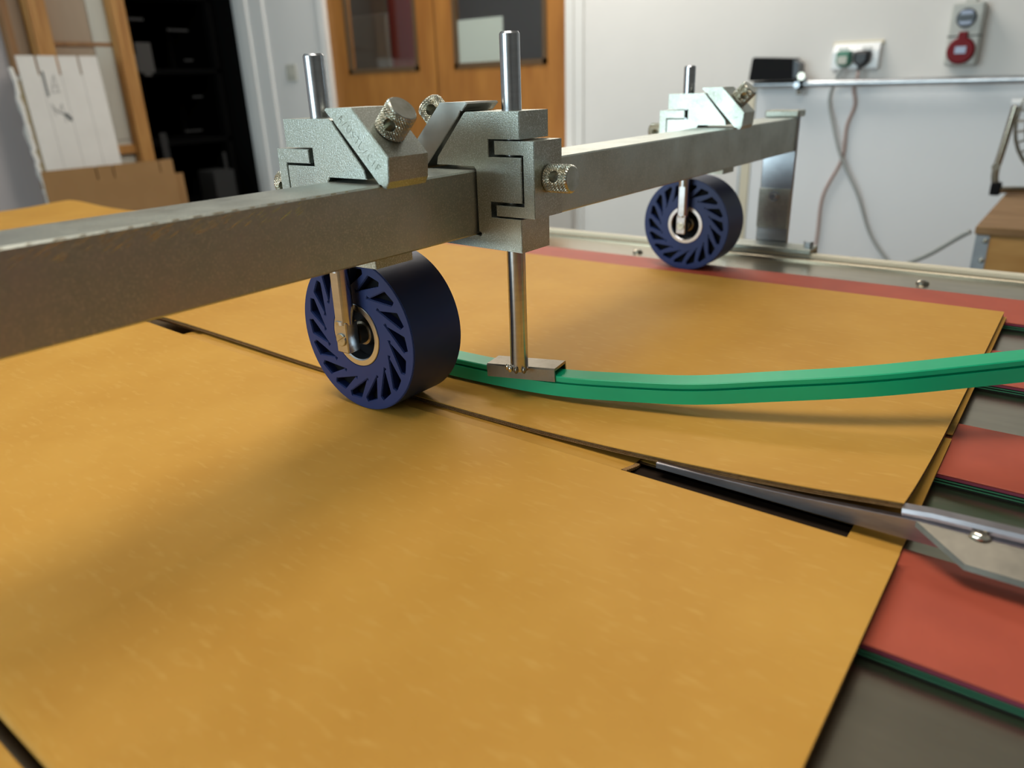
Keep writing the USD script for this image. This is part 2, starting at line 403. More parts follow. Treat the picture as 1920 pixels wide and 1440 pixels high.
single('paper_notice', 'pale paper sheet taped inside the right door pane', 'paper', box(-2516, -2234, YB + 15, YB + 17, 292, 489), 'paper')
# dark opening at the corner of the left wall, with an unlit store behind it, its darkness put into the colours
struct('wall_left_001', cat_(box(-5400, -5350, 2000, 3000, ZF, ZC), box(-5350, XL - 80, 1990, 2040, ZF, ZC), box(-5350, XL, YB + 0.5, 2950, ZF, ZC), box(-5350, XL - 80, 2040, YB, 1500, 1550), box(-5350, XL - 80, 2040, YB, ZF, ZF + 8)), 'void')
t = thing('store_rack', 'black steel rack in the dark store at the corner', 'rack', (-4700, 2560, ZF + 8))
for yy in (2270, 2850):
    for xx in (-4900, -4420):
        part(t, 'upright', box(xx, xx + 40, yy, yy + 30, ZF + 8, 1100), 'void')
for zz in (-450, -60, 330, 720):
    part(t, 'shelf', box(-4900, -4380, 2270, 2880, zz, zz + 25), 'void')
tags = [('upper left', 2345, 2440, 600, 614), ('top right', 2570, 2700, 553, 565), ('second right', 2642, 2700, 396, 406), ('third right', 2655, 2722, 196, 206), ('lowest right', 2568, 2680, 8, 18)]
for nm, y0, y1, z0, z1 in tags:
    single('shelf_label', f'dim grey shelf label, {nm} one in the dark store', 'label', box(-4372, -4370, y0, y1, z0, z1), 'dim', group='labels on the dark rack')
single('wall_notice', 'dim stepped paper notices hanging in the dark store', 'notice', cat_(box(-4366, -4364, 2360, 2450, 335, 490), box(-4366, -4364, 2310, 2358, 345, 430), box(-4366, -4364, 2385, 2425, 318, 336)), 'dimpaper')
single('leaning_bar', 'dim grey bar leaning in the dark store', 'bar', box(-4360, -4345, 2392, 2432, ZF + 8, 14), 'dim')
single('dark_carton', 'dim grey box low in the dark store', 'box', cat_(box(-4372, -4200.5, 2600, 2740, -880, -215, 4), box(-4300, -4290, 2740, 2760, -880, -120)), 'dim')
# ceiling lamps
for i, (cx, cy_, wx, wy) in enumerate(((-450, 100, 1200, 700), (-1700, 2300, 1200, 600))):
    t = thing('ceiling_lamp', ('ceiling light panel straight above the machine', 'ceiling light panel near the double door')[i], 'lamp', (cx, cy_, ZC), 'ceiling light panels')
    part(t, 'housing', box(cx - wx / 2 - 20, cx + wx / 2 + 20, cy_ - wy / 2 - 20, cy_ + wy / 2 + 20, ZC - 25, ZC), 'white')
    part(t, 'diffuser', box(cx - wx / 2, cx + wx / 2, cy_ - wy / 2, cy_ + wy / 2, ZC - 30, ZC - 25), 'lamp')

# ------------------------------------------------------------------ along the left wall
t = thing('timber_rack', 'pine framed rack with tan panels along the left wall', 'rack', (XL, 1950, ZF))
for y0, y1, mm in ((2138, 2228, 'timber'), (1745, 1840, 'timber'), (1640, 1672, 'timber_dark')):
    part(t, 'post', box(XL, XL + 60, y0, y1, ZF, 1600, 3), mm)
    if mm == 'timber':
        part(t, 'post_strip', box(XL + 60, XL + 75, y0 + 8, (y0 + y1) / 2 - 3, ZF, 1600, 2), mm)
part(t, 'back_panel', box(XL, XL + 12, 1672, 1745, ZF, 1500), 'ply'); part(t, 'back_panel', box(XL, XL + 12, 1840, 2050, 470, 1500), 'ply')
part(t, 'back_panel', box(XL, XL + 12, 1840, 2050, ZF, 462), 'ply'); part(t, 'shelf_edge', box(XL, XL + 24, 1840, 2138, 455, 473), 'timber_dark')
part(t, 'pale_strip', box(XL, XL + 20, 2050, 2138, 2, 1500), 'pale', label='pale upright strip'); part(t, 'pale_strip', box(XL, XL + 20, 2050, 2138, -350, -72), 'pale')
part(t, 'bottom_rail', box(XL, XL + 45, 1840, 2138, -70, -25, 2), 'timber'); part(t, 'pale_strip', box(XL, XL + 20, 2050, 2138, -25, -2), 'pale')


def blank_outline(y0, y1, z0, z1, slots, depth, sw, inv=False):
    p = Polygon([(y0, z0), (y1, z0), (y1, z1), (y0, z1)])
    for s in slots:
        p = p.difference(Polygon([(s - sw / 2, z1 - depth), (s + sw / 2, z1 - depth), (s + sw / 2, z1 + 5), (s - sw / 2, z1 + 5)]))
    return p


def yz_plate(poly, x0, x1, tilt=0.0, zref=ZF):
    t = ext_z(poly, 0, x1 - x0)
    v = t.vertices.copy()
    t.vertices = np.stack([x0 + v[:, 2] - tilt * (v[:, 1] - zref), v[:, 0], v[:, 1]], 1)
    return t


# white slotted blank, its torn neighbour, and the brown slotted cartons, standing on the floor against the rack
tl = 0.045
t = thing('white_carton_blank', 'tall white slotted carton blank with black handwriting', 'cardboard', (-3980, 1780, ZF))
pl = part(t, 'sheet', yz_plate(blank_outline(1605, 1971, ZF, 402, (1688, 1782, 1880), 84, 11), -3972, -3966, tl), 'whitecard')
for yy in (1690, 1784, 1882):
    part(pl, 'crease', yz_plate(Polygon([(yy - 1.2, ZF + 2), (yy + 1.2, ZF + 2), (yy + 1.2, 318), (yy - 1.2, 318)]), -3966, -3965.5, tl), 'inkpale')
ink = [LineString([(1702, 330), (1702, 228)]).buffer(5)]
scr = [LineString([(1722, 240), (1740, 300), (1748, 318), (1752, 240)]).buffer(3), LineString([(1728, 268), (1758, 268)]).buffer(3), LineString([(1722, 240), (1760, 246)]).buffer(3),
       LineString([(1706, 190), (1730, 150), (1752, 190), (1752, 110)]).buffer(3), LineString([(1706, 190), (1715, 140)]).buffer(3)]
inkw = [LineString([(1762, 140), (1776, 120)]).buffer(9), LineString([(1715, 165), (1770, 130)]).buffer(2.5)]
part(pl, 'handwriting', yz_plate(unary_union(ink + inkw), -3966, -3965.4, tl), 'ink'); part(pl, 'handwriting', yz_plate(unary_union(scr), -3966, -3965.4, tl), 'inkpale')
t = thing('torn_carton_stack', 'pair of torn white carton sheets left of the white blank', 'cardboard', (-3990, 1600, ZF))
r2_ = np.random.default_rng(3)
zz = np.linspace(ZF, 318, 26); jag = 1572 + r2_.uniform(-12, 10, 26)
part(t, 'sheet', yz_plate(Polygon([(1640, ZF), (1640, 318)] + [(float(a), float(b)) for a, b in zip(jag[::-1], zz[::-1])]), -3990, -3984, tl), 'whitecard')
part(t, 'inner_sheet', yz_plate(Polygon([(1584, ZF), (1640, ZF), (1640, 296), (1588, 296)]), -3983.5, -3976, tl), 'olive', label='brown inner layer')
for k in range(11):
    z_ = ZF + 600 + k * 60
    part(t, 'torn_fringe', yz_plate(LineString([(1580 + r2_.uniform(-4, 4), z_), (1577 + r2_.uniform(-8, 4), z_ + 45)]).buffer(7 + r2_.uniform(0, 3)), -3976, -3966, tl), 'whitecard')
t = thing('brown_carton_blank', 'tall brown slotted carton blank in front of the white blank', 'cardboard', (-3850, 1850, ZF))
br = blank_outline(1530, 2172, ZF, -96, (1775, 1858, 2098), 62, 10)
part(t, 'sheet', yz_plate(br, -3858, -3850, 0.03), 'kraft_far'); part(t, 'back_sheet', yz_plate(blank_outline(1532, 2168, ZF, -100, (1700,), 50, 10), -3863.5, -3858.5, 0.03), 'kraft_far')
t = thing('brown_carton_blank', 'shorter brown carton blank stepping out behind the slotted one', 'cardboard', (-3875, 1900, ZF))
part(t, 'sheet', yz_plate(blank_outline(1580, 2225, ZF, -172, (2010,), 60, 10), -3874, -3866, 0.03), 'kraft_far')

# ------------------------------------------------------------------ on the back wall
t = thing('light_switch', 'small white light switch on the wall left of the door', 'switch', (-3727, YB, 310))
part(t, 'plate', box(-3770, -3684, YB - 9, YB, 267, 353, 2), 'pale'); part(t, 'rocker', box(-3738, -3716, YB - 14, YB - 9, 295, 327, 1), 'pale')
t = thing('wall_socket', 'white twin socket outlet with angled front on the wall', 'socket', (-720, YB, 255))
prof = Polygon([(YB, 212), (YB - 20, 212), (YB - 32, 218), (YB - 32, 270), (YB - 14, 296), (YB, 296)])
m = trimesh.creation.extrude_polygon(prof, 146, engine='earcut'); v = m.vertices.copy(); m.vertices = np.stack([-793 + v[:, 2], v[:, 0], v[:, 1]], 1)
part(t, 'box', m, 'white_plastic')
part(t, 'surround', box(-800, -640, YB - 8, YB, 288, 303, 2), 'cream'); part(t, 'switch_rocker', box(-775, -745, YB - 34, YB - 28, 272, 284, 1), 'white'); part(t, 'switch_rocker', box(-700, -670, YB - 34, YB - 28, 272, 284, 1), 'white')
t = thing('power_plug', 'green and grey plug in the left half of the wall socket', 'plug', (-750, YB - 40, 248), 'plugs in the wall socket')
part(t, 'body', tm(Manifold.hull_points(np.array([(x, y, z) for (x, z) in ((-772, 270), (-728, 272), (-726, 236), (-738, 224), (-762, 224), (-773, 238)) for y in (YB - 33, YB - 58)] + [(x, YB - 64, z) for (x, z) in ((-766, 265), (-734, 266), (-733, 238), (-742, 230), (-758, 230), (-767, 240))]))), 'plug_green')
part(t, 'face_label', box(-766, -736, YB - 66, YB - 63, 232, 256, 1), 'plug_label', label='pale grey face')
t = thing('power_plug', 'black plug in the right half of the wall socket', 'plug', (-693, YB - 40, 246), 'plugs in the wall socket')
part(t, 'body', tm(Manifold.hull_points(np.array([(x, y, z) for (x, z) in ((-717, 266), (-708, 271), (-676, 271), (-668, 266), (-670, 238), (-686, 222), (-700, 222), (-718, 238)) for y in (YB - 33, YB - 58)] + [(x, YB - 66, z) for (x, z) in ((-708, 262), (-677, 262), (-679, 240), (-690, 230), (-697, 230), (-709, 240))]))), 'plug_black')
part(t, 'cord_grip', cyl((-695, YB - 50, 226), (-700, YB - 52, 206), 6, 16, 4.5), 'plug_black')
single('grey_cable', 'thin grey cable hanging from the green plug behind the rail', 'cable', tube(spline([(-746, YB - 52, 226), (-757, YB - 50, 205), (-774, YB - 40, 172), (-783, YB - 40, 133), (-762, YB - 52, 50), (-721, YB - 54, -60), (-643, YB - 50, -201), (-591, YB - 40, -327), (-511, YB - 40, -423), (-380, YB - 40, -560), (-300, YB - 120, -700)], 80), 5), 'cable_grey', smooth=True)
single('brown_cable', 'wavy pinkish cable hanging from the black plug behind the rail', 'cable', tube(spline([(-698, YB - 52, 208), (-702, YB - 48, 181), (-710, YB - 38, 157), (-700, YB - 36, 114), (-715, YB - 36, 46), (-717, YB - 36, -60), (-765, YB - 36, -189), (-772, YB - 36, -323), (-777, YB - 36, -426), (-770, YB - 36, -600)], 80), 5.5), 'cable_pink', smooth=True)
single('fan_cable', 'thicker grey cable sagging from the wooden crate to below the table', 'cable', tube(spline([(-175, 1720, -96), (-195, 1730, -112), (-240, 1740, -150), (-290, 1750, -180), (-370, 1760, -215), (-470, 1780, -300)], 50), 5), 'cable_grey', smooth=True)
t = thing('isolator_socket', 'grey wall box with black dial switch over a red socket lid', 'socket', (-405, YB, 300))
part(t, 'enclosure', box(-448, -362, YB - 62, YB, 214, 390, 5), 'grey_box'); part(t, 'seam', box(-449, -361, YB - 63, YB - 10, 296, 299), 'dim'); part(t, 'top_lug', box(-420, -390, YB - 30, YB, 390, 402, 2), 'grey_box')
dl = part(t, 'dial', lathe([(0, 0), (27, 0), (27, 5), (23, 9), (0, 9)], (-405, YB - 62, 347), (0, -1, 0), 40), 'dial')
for z0, z1 in ((357, 367), (329, 338)):
    part(dl, 'dial_mark', box(-421, -389, YB - 72.5, YB - 71, z0, z1, 0.5), 'dial_blue')
part(dl, 'dial_grip', box(-425, -385, YB - 78, YB - 70, 344, 351, 2), 'dial')
lid = part(t, 'red_lid', cat_(lathe([(0, 0), (38, 0), (38, 10), (33, 15), (0, 15)], (-405, YB - 62, 256), (0, -1, 0), 40), box(-417, -393, YB - 76, YB - 62, 285, 309, 2)), 'cee_red', label='round red hinged lid')
part(lid, 'lid_label', box(-420, -390, YB - 78.5, YB - 76.5, 248, 268), 'dial_blue', label='pale label')
# white panel with cream edge under the rail
t = thing('wall_panel', 'large white board standing against the wall under the rail', 'panel', (-300, YB - 20, ZF))
part(t, 'board', box(-1047, 1500, YB - 26, YB - 2, ZF, 163), 'board'); part(t, 'edge_strip', box(-1083, -1047, YB - 32, YB - 2, ZF, 165, 2), 'cream', label='cream edge strip')
part(t, 'shadow_strip', box(-1097, -1083, YB - 14, YB - 2, ZF, 165), 'galv', label='grey strip drawn for the shadow beside the board')  # grey strip in place of the shadow left of the cream edge
t = thing('wall_rail', 'horizontal steel tube rail along the back wall', 'rail', (-300, YB - 62, 174))
part(t, 'tube', cyl((-1040, YB - 62, 175), (1500, YB - 62, 158), 11.5, 24), 'galv', smooth=True)
for x in (-1020, 300, 1300):
    part(t, 'bracket', box(x - 8, x + 8, YB - 62, YB - 2, 166, 182, 2), 'galv')
part(t, 'end_cap', cyl((-1046, YB - 62, 175), (-1038, YB - 62, 175), 11, 24), 'galv')
t = thing('rail_clamp', 'shiny pipe clamp with bolts on the rail beside the black box', 'clamp', (-880, YB - 62, 174))
part(t, 'collar', lathe([(12, -11), (17, -11), (17, 11), (12, 11), (12, -11)], (-880, YB - 62, 173.5), (1, 0, 0), 24), 'black')
part(t, 'bolt', cyl((-872, YB - 76, 199), (-872, YB - 92, 199), 12, 12), 'chrome'); part(t, 'bolt', cyl((-884, YB - 76, 172), (-884, YB - 94, 172), 10, 12), 'galv'); part(t, 'lever', box(-884, -858, YB - 84, YB - 70, 184, 196, 3), 'galv'); part(t, 'tail', cyl((-880, YB - 72, 155), (-880, YB - 72, 140), 8, 12), 'chrome')
t = thing('black_box', 'matt black box with rounded end resting on the rail', 'box', (-975, YB - 62, 186))
part(t, 'body', tm(Manifold.hull_points(np.array([(x, y, z) for (x, z) in ((-1056, 192), (-1046, 188), (-902, 188), (-906, 258), (-1040, 266), (-1048, 262)) for y in (YB - 90, YB - 20)]))), 'black')
part(t, 'end_cap', tm(Manifold.hull_points(np.array([(x, y, z) for (x, z) in ((-903, 192), (-885, 198), (-884, 240), (-906, 254)) for y in (YB - 86, YB - 26)]))), 'dial')
t = thing('white_bin', 'white upright case standing in front of the double door', 'case', (-2050, 2750, ZF))
part(t, 'body', box(-2330, -1830, 2640, 2860, ZF + 15, -130, 12), 'white'); part(t, 'lid', box(-2336, -1824, 2634, 2866, -130, -100, 8), 'white')
for fx in (-2310, -1870):
    part(t, 'foot', box(fx, fx + 30, 2670, 2830, ZF, ZF + 15), 'black')

# plywood crate with the small fan
t = thing('wooden_crate', 'plywood topped pine crate with steel corner angles', 'crate', (120, 1960, ZF))
part(t, 'top_board', box(-164, 420, 1692, 2250, -95, -80, 1.5), 'plytop', label='grey brown plywood top')
part(t, 'front_board', box(-158, 414, 1700, 1716, ZF, -95), 'pine'); part(t, 'side_board', box(-158, -142, 1716, 2244, ZF, -95), 'pine'); part(t, 'side_board', box(398, 414, 1716, 2244, ZF, -95), 'pine'); part(t, 'back_board', box(-142, 398, 2228, 2244, ZF, -95), 'pine')
ca = part(t, 'corner_angle', cat_(box(-161, -138, 1697, 1700, ZF, -97), box(-161, -158, 1700, 1730, ZF, -97)), 'galv', label='galvanised corner angle')
for z in (-108, -146, -300, -500):
    part(ca, 'screw', lathe([(0, 0), (5, 0), (4, 2.5), (0, 3)], (-144, 1697, z), (0, -1, 0), 16), 'chrome')
t = thing('desk_fan', 'small chrome wire fan on a tube stand on the crate', 'fan', (-29, 2150, -80))
stand = spline([(-181, 2152, -62), (-190, 2152, -20), (-188, 2152, 0), (-182, 2152, 60), (-176, 2152, 124)], 30)
part(t, 'stand_leg', tube(stand, 8, 14), 'chrome', smooth=True)
part(t, 'rubber_foot', box(-194, -172, 2141, 2166, -80, -50, 3), 'black')
part(t, 'base_tube', tube(spline([(-176, 2156, -68), (-140, 2190, -70), (-60, 2215, -71), (20, 2215, -71), (100, 2190, -70), (128, 2156, -68)], 40), 8, 14), 'chrome', smooth=True)
part(t, 'stand_leg', tube(spline([(128, 2152, -62), (134, 2152, 0), (124, 2152, 60), (118, 2152, 124)], 30), 8, 14), 'chrome', smooth=True); part(t, 'rubber_foot', box(114, 142, 2141, 2166, -80, -50, 3), 'black')
part(t, 'pivot', cyl((-186, 2152, 126), (-160, 2152, 126), 9, 20), 'white_plastic'); part(t, 'pivot', cyl((100, 2152, 126), (128, 2152, 126), 9, 20), 'white_plastic'); part(t, 'bolt', cyl((-190, 2142, -14), (-190, 2136, -14), 9, 12), 'chrome')
fc = np.array([-29, 2150, 88.0])
rings = []
for rr, yy in ((140, 0), (140, -24), (140, 24), (118, -42), (90, -54), (60, -60), (118, 42), (90, 54)):
    a = np.linspace(0, 2 * np.pi, 41)
    rings.append(tube(np.stack([fc[0] + rr * np.cos(a), np.full(41, fc[1] + yy), fc[2] + rr * np.sin(a)], 1), 1.8, 6))
part(t, 'cage', cat_(*rings), 'chrome', smooth=True, label='round wire cage')
for k in range(36):
    a = k * np.pi / 18
    P_ = [(rr, yy) for rr, yy in ((30, -62), (60, -60), (90, -54), (118, -42), (136, -24), (140, 0), (136, 24), (118, 42), (90, 54), (40, 60))]
    part(t, 'cage_wire', tube(np.array([(fc[0] + rr * np.cos(a), fc[1] + yy, fc[2] + rr * np.sin(a)) for rr, yy in P_]), 1.3, 5), 'chrome')
part(t, 'motor', lathe([(0, -62), (30, -62), (34, -40), (34, 60), (0, 70)], fc, (0, 1, 0), 24), 'black')
for k in range(4):
    a = k * np.pi / 2
    bl = trimesh.creation.icosphere(2, 1.0); bl.apply_scale((45, 4, 30)); bl.apply_transform(trimesh.transformations.rotation_matrix(0.4, (1, 0, 0))); bl.apply_translation((75, -20, 0)); bl.apply_transform(trimesh.transformations.rotation_matrix(a, (0, 1, 0))); bl.apply_translation(fc)
    part(t, 'blade', bl, 'galv', smooth=True)

# ------------------------------------------------------------------ the machine table and belts
ZB, ZT = -14.0, -6.7
t = thing('machine_table', 'long brushed steel machine bed with cream far edge', 'table', (-900, 400, ZF))
part(t, 'bed_plate', box(-1480, 760, -420, 868, ZB - 6, ZB), 'bed')
part(t, 'side_rail', box(-1480, 760, -432, -420, ZB - 90, ZB, 1), 'bed')
tr = thing('table_rail', 'steel rail with cream edge and screws along the far side of the table', 'rail', (-360, 950, ZB))
part(tr, 'angle_plate', cat_(box(-1480, 760, 868.3, 944.2, ZB - 6, ZB), box(-1480, 760, 944.2, 956, ZB - 90, ZB + 3, 1)), 'bed'); part(tr, 'edge_strip', box(-1480, 760, 956, 966, ZB - 90, ZB + 8, 1.5), 'cream', label='cream edge strip')
part(t, 'infeed_plate', box(-1715, -1480.5, -420, 690, ZB - 6, ZB), 'bed')
for x in (-1130, -471, -126, 300):
    part(tr, 'screw', lathe([(0, 0), (7, 0), (6, 3), (3, 4.5), (0, 5)], (x, 897, ZB), (0, 0, 1), 20), 'chrome')
for x in (-1460, 640):
    for y in (-400, 790):
        part(t, 'leg', box(x, x + 60, y, y + 60, ZF, ZB - 6), 'galv')
names = ['nearest of the red topped belts, mostly under the carton', 'second red topped belt from the camera, beside the steel blade', 'third red topped belt, in line with the green guide', 'fourth red topped belt, crossing below the green guide', 'farthest red topped belt, under the far wheel']
first = None
for k in range(5):
    y0 = 100.5 + 165 * k; y1 = y0 + (77.5 if k < 4 else 86)
    if k in (0, 4) or first is None:
        t = thing('conveyor_belt', names[k], 'belt', (-900, y0, ZB), group='red topped conveyor belts')
        w_ = y1 - y0
        part(t, 'cover', box(-1475, 700, y0, y1, ZT - 1.0, ZT, 0.3), 'red', label='red rubber cover')
        part(t, 'cover_edge', box(-1475, 700, y0 - 0.1, y1 + 0.1, ZT - 2.6, ZT - 1.0), 'belt_edge', label='purple red edge')
        part(t, 'core', box(-1475, 700, y0 + 0.5, y1 - 0.5, ZB, ZT - 2.6), 'belt_core', label='dark core')
        for z in (ZT - 3.5, ZT - 5.2):
            part(t, 'green_ply', box(-1475, 700, y0 - 0.15, y1 + 0.15, z - 0.55, z), 'belt_green', label='green ply')
        if k == 0:
            first = t
    else:
        copy(first, (-900, y0, ZB), names[k])

# ------------------------------------------------------------------ the folded carton
XA, XB_ = -760.0, -36.0          # ends of the carton
gx = np.array([-760, -661, -570, -451, -335, -288, -247, -210, -180, -138, -84, -40, -36], float)
gz = np.array([7.5, 7.0, 5.0, 1.2, 0.0, 0.3, 1.0, 2.4, 3.9, 6.6, 11.3, 16.6, 17.0])
from scipy.interpolate import PchipInterpolator
lift = PchipInterpolator(gx, gz)
SEAM = 343.0


def zB(X, Y):      # far top panel
    return lift(np.clip(X, -760, -36)) * np.exp(-np.maximum(Y - SEAM, 0) / 78.0)


def zA(X, Y):      # near top panel: bulges a little at its far left corner, rolls down at its near fold
    b = 7.0 * np.clip((-X - 430) / 260, 0, 1) ** 1.5 * np.exp(-np.maximum(330 - Y, 0) / 110.0)
    return b - np.maximum(0, 58 - Y) ** 2 / 45.0


zL = lambda X, Y: -4.4 + 0.75 * np.clip((-X - 430) / 260, 0, 1) ** 1.5 * 7.0 * np.exp(-np.abs(Y - 335) / 110.0)
TB = 3.2


def slot_cuts(y0, y1):
    return [(-36 - 142, -36, y0, y1), (-760, -760 + 142, y0, y1)]


def board(parent, name, xs, ys, zf, thick, flute=True, label=None):
    """Corrugated board: two liners with a wavy fluting between."""
    l = 0.45
    p = part(parent, name, sheet(xs, ys, zf, lambda X, Y: zf(X, Y) - l), 'kraft', smooth=25, label=label)
    part(p, 'inner_liner', sheet(xs, ys, lambda X, Y: zf(X, Y) - thick + l, lambda X, Y: zf(X, Y) - thick), 'kraft_edge', smooth=25)
    if flute:
        n = int((ys[-1] - ys[0]) / 0.9); fy = np.linspace(ys[0] + 0.3, ys[-1] - 0.3, n)
        am = max(0.2, thick / 2 - l - 0.12)
        mid = lambda X, Y: zf(X, Y) - thick / 2 + am * np.sin(Y * 2 * np.pi / 6.4)
        fx = xs[:: max(1, len(xs) // 12)]
        fx = np.unique(np.concatenate([fx, xs[-1:]])); fx = fx.copy(); fx[0] += 0.3; fx[-1] -= 0.3
        part(p, 'fluting', sheet(fx, fy, lambda X, Y: mid(X, Y) + 0.15, lambda X, Y: mid(X, Y) - 0.15), 'kraft_flute', smooth=40, kind=None)
    return p


carton = thing('folded_carton', 'large flat folded brown corrugated carton under the wheels', 'carton', (-400, 400, -6.6))
xs = np.unique(np.concatenate([np.arange(-760, -36, 12.0), [-36.0]]))
board(carton, 'near_panel', xs, np.unique(np.concatenate([np.arange(51, 60, 1.5), np.arange(60, 320, 10.0), [320, 326.6]])), zA, TB)
board(carton, 'far_panel', np.unique(np.concatenate([np.arange(-760, -40, 12.0), [-40.0]])), np.unique(np.concatenate([np.arange(SEAM, 480, 5.0), np.arange(480, 769, 12.0), [769.0]])), zB, TB)
# glue tab: from the near panel's crease down under the far panel
xt = np.arange(-617, -177.9, 9.75)
zt = lambda X, Y: zA(X, np.full_like(Y, 326.6)) - np.clip((Y - 326.6) / 15.0, 0, 1) * 3.6 - 0.02
part(carton, 'glue_tab', sheet(xt, np.array([326.7, 328.5, 331, 334, 338, 341.6, 350, 360.0]), zt, lambda X, Y: zt(X, Y) - 0.7), 'kraft', smooth=25, label='glue tab between the slots')
n_ = 60; ry = np.linspace(327.5, 345, 40)
fringe = sheet(np.array([-178.0, -176.4, -175.2]), ry, lambda X, Y: zt(X, Y) + 0.3 * np.sin(Y * 2.6) + 0.15, lambda X, Y: zt(X, Y) - 1.5 + 0.3 * np.sin(Y * 2.6))
part(carton, 'tab_end', fringe, 'kraft_flute', label='cut corrugated end of the tab')
lower_poly = [(xs, np.unique(np.concatenate([np.arange(54, 470, 16.0), [476.0]]))), (xs, np.unique(np.concatenate([np.arange(482.5, 769, 16.0), [769.0]])))]
lx = xs - 1.0
board(carton, 'lower_panel', lx, np.unique(np.concatenate([np.arange(54, 318, 16.0), [318.0]])), zL, 2.15)
board(carton, 'lower_panel', np.concatenate([[-636.0], lx[(lx < -182) & (lx > -630)], [-182.0]]), np.array([318.2, 326, 334, 342, 349.8]), zL, 2.15, flute=False)  # gaps shaped into the lower layer to deepen the slots' shade
board(carton, 'lower_panel', np.array([-761.0, -750, -742.0]), np.array([318.2, 326, 334, 342, 349.8]), zL, 2.15, flute=False)
board(carton, 'lower_panel', np.concatenate([[-60.0], lx[lx > -59]]), np.array([318.2, 326, 334, 342, 349.8]), zL, 2.15, flute=False)
board(carton, 'lower_panel', lx, np.unique(np.concatenate([[350.0], np.arange(360, 470, 16.0), [476.0]])), zL, 2.15)
board(carton, 'lower_panel', lower_poly[1][0] - 1.5, lower_poly[1][1], zL, 2.15)
part(carton, 'lower_bridge', sheet(np.arange(-618, -177, 20.0), np.array([475.5, 483.0]), lambda X, Y: zL(X, Y) - 0.3, lambda X, Y: zL(X, Y) - 2.0), 'kraft')
a = np.linspace(-np.pi / 2, np.pi / 2, 13)
roll = [(51.6 - 3.0 * math.cos(q), -3.6 + 2.75 * math.sin(q)) for q in a]
rollp = Polygon(roll + [(52.2, -1.4), (52.2, -5.8)])
part(carton, 'near_fold', (lambda m: (setattr(m, 'vertices', np.stack([-759 + m.vertices[:, 2], m.vertices[:, 0], m.vertices[:, 1]], 1)), m)[1])(trimesh.creation.extrude_polygon(rollp, 722, engine='earcut')), 'kraft', smooth=40)
part(carton, 'far_fold', (lambda m: (setattr(m, 'vertices', np.stack([-759 + m.vertices[:, 2], 1538 / 1.0 - m.vertices[:, 0] - 718 + 0.4, m.vertices[:, 1]], 1)), m.invert(), m)[2])(trimesh.creation.extrude_polygon(rollp, 718, engine='earcut')), 'kraft', smooth=40)
# a neighbour lying in front and one following on the belts
t = thing('carton_sheet', 'bright carton panel just visible at the lower left corner', 'carton', (-400, -60, -6.6))
part(t, 'panel', box(-900, -180, -190, 44.2, -6.5, -2.6, 0.4), 'kraft'); part(t, 'edge', box(-899, -181, -189, 44.4, -5.2, -4.0), 'kraft_edge')
t = thing('following_carton', 'carton lying on the table beyond the bar, its corner at the left', 'carton', (-1350, 420, -6.6))
fx = np.linspace(-1735, -800, 60); fy = np.linspace(60, 724, 50)
zF_ = lambda X, Y: 6.0 * np.exp(-((Y - 722) / 60.0) ** 2 - ((X + 1700) / 90.0) ** 2)
part(t, 'top_panel', sheet(fx, fy, zF_, lambda X, Y: zF_(X, Y) - 3), 'kraft', smooth=30); part(t, 'lower_panel', sheet(fx + 3, fy, lambda X, Y: 0 * X - 3.1, lambda X, Y: 0 * X - 6.6), 'kraft')

# ------------------------------------------------------------------ the steel blade in the slot
t = thing('plough_blade', 'grey steel blade lifting the carton flap at the slot', 'blade', (0, 343, -3))
bx = np.array([-163, -138, -110, -84, -60, -40, -30, 10, 140, 260.0])
bt = np.array([4.6, 5.4, 6.8, 8.4, 10.6, 12.4, 13.0, 14.0, 16.0, 17.5]) - 1.6
bb = np.array([-0.2, -0.2, -0.1, 0.0, 0.2, 0.4, 0.5, 0.8, 1.0, 1.2])
bot = np.concatenate([bx, bx[::-1]]); pz = np.concatenate([bb, bt[::-1]])
part(t, 'blade_plate', bevelled_prism(Polygon(np.stack([bot, pz], 1)), 339.2, 343.0, 0.3), 'blade')
rx = np.array([-40, -28, 10, 140, 260.0]); rz = np.array([12.8, 14.2, 15.6, 17.5, 19.0])
sec = [(-2.9, -2.4), (2.9, -2.4), (3.2, 0.4), (2.0, 2.4), (-2.0, 2.8), (-3.2, 1.2)]
part(t, 'top_strip', sweep(sec, np.stack([rx, np.full(5, 343.5), rz], 1), np.tile([0, -0.35, 1.0], (5, 1))), 'blade', smooth=35, label='rounded top strip')
gv = np.array([(-33.5, 339.2, 11.2), (250, 339.2, 14.0), (250, 322, 6.0), (-11.3, 325.5, 4.8)])
gn = np.array([0, -0.5, -1.0]); gn = gn / np.linalg.norm(gn) * 2.6
part(t, 'gusset_plate', tm(Manifold.hull_points(np.vstack([gv, gv + gn]))), 'mill', label='olive grey gusset plate')
part(t, 'slot_shade_plate', box(-179, -56, 319, 346.0, -6.6, -5.9), 'slot_shade_dark', label='added dark plate giving the slot its shade')  # added plate; its dark colour supplies the shade in the slot
wb = trimesh.creation.icosphere(3, 1.0); wb.vertices *= (4.2, 2.2, 1.6); wb.vertices += 0.35 * (meshkit.noise(wb.vertices * 0.9, 4)[:, None] - 0.5) * 2; wb.apply_transform(trimesh.transformations.rotation_matrix(0.5, (1, 0, 0))); wb.apply_translation((-8.5, 338.9, 12.2))
part(t, 'weld_bead', wb, 'weld', smooth=True, label='bright weld bead')
part(t, 'stem', box(244, 258, 336, 350, -3, 160, 1), 'clip')

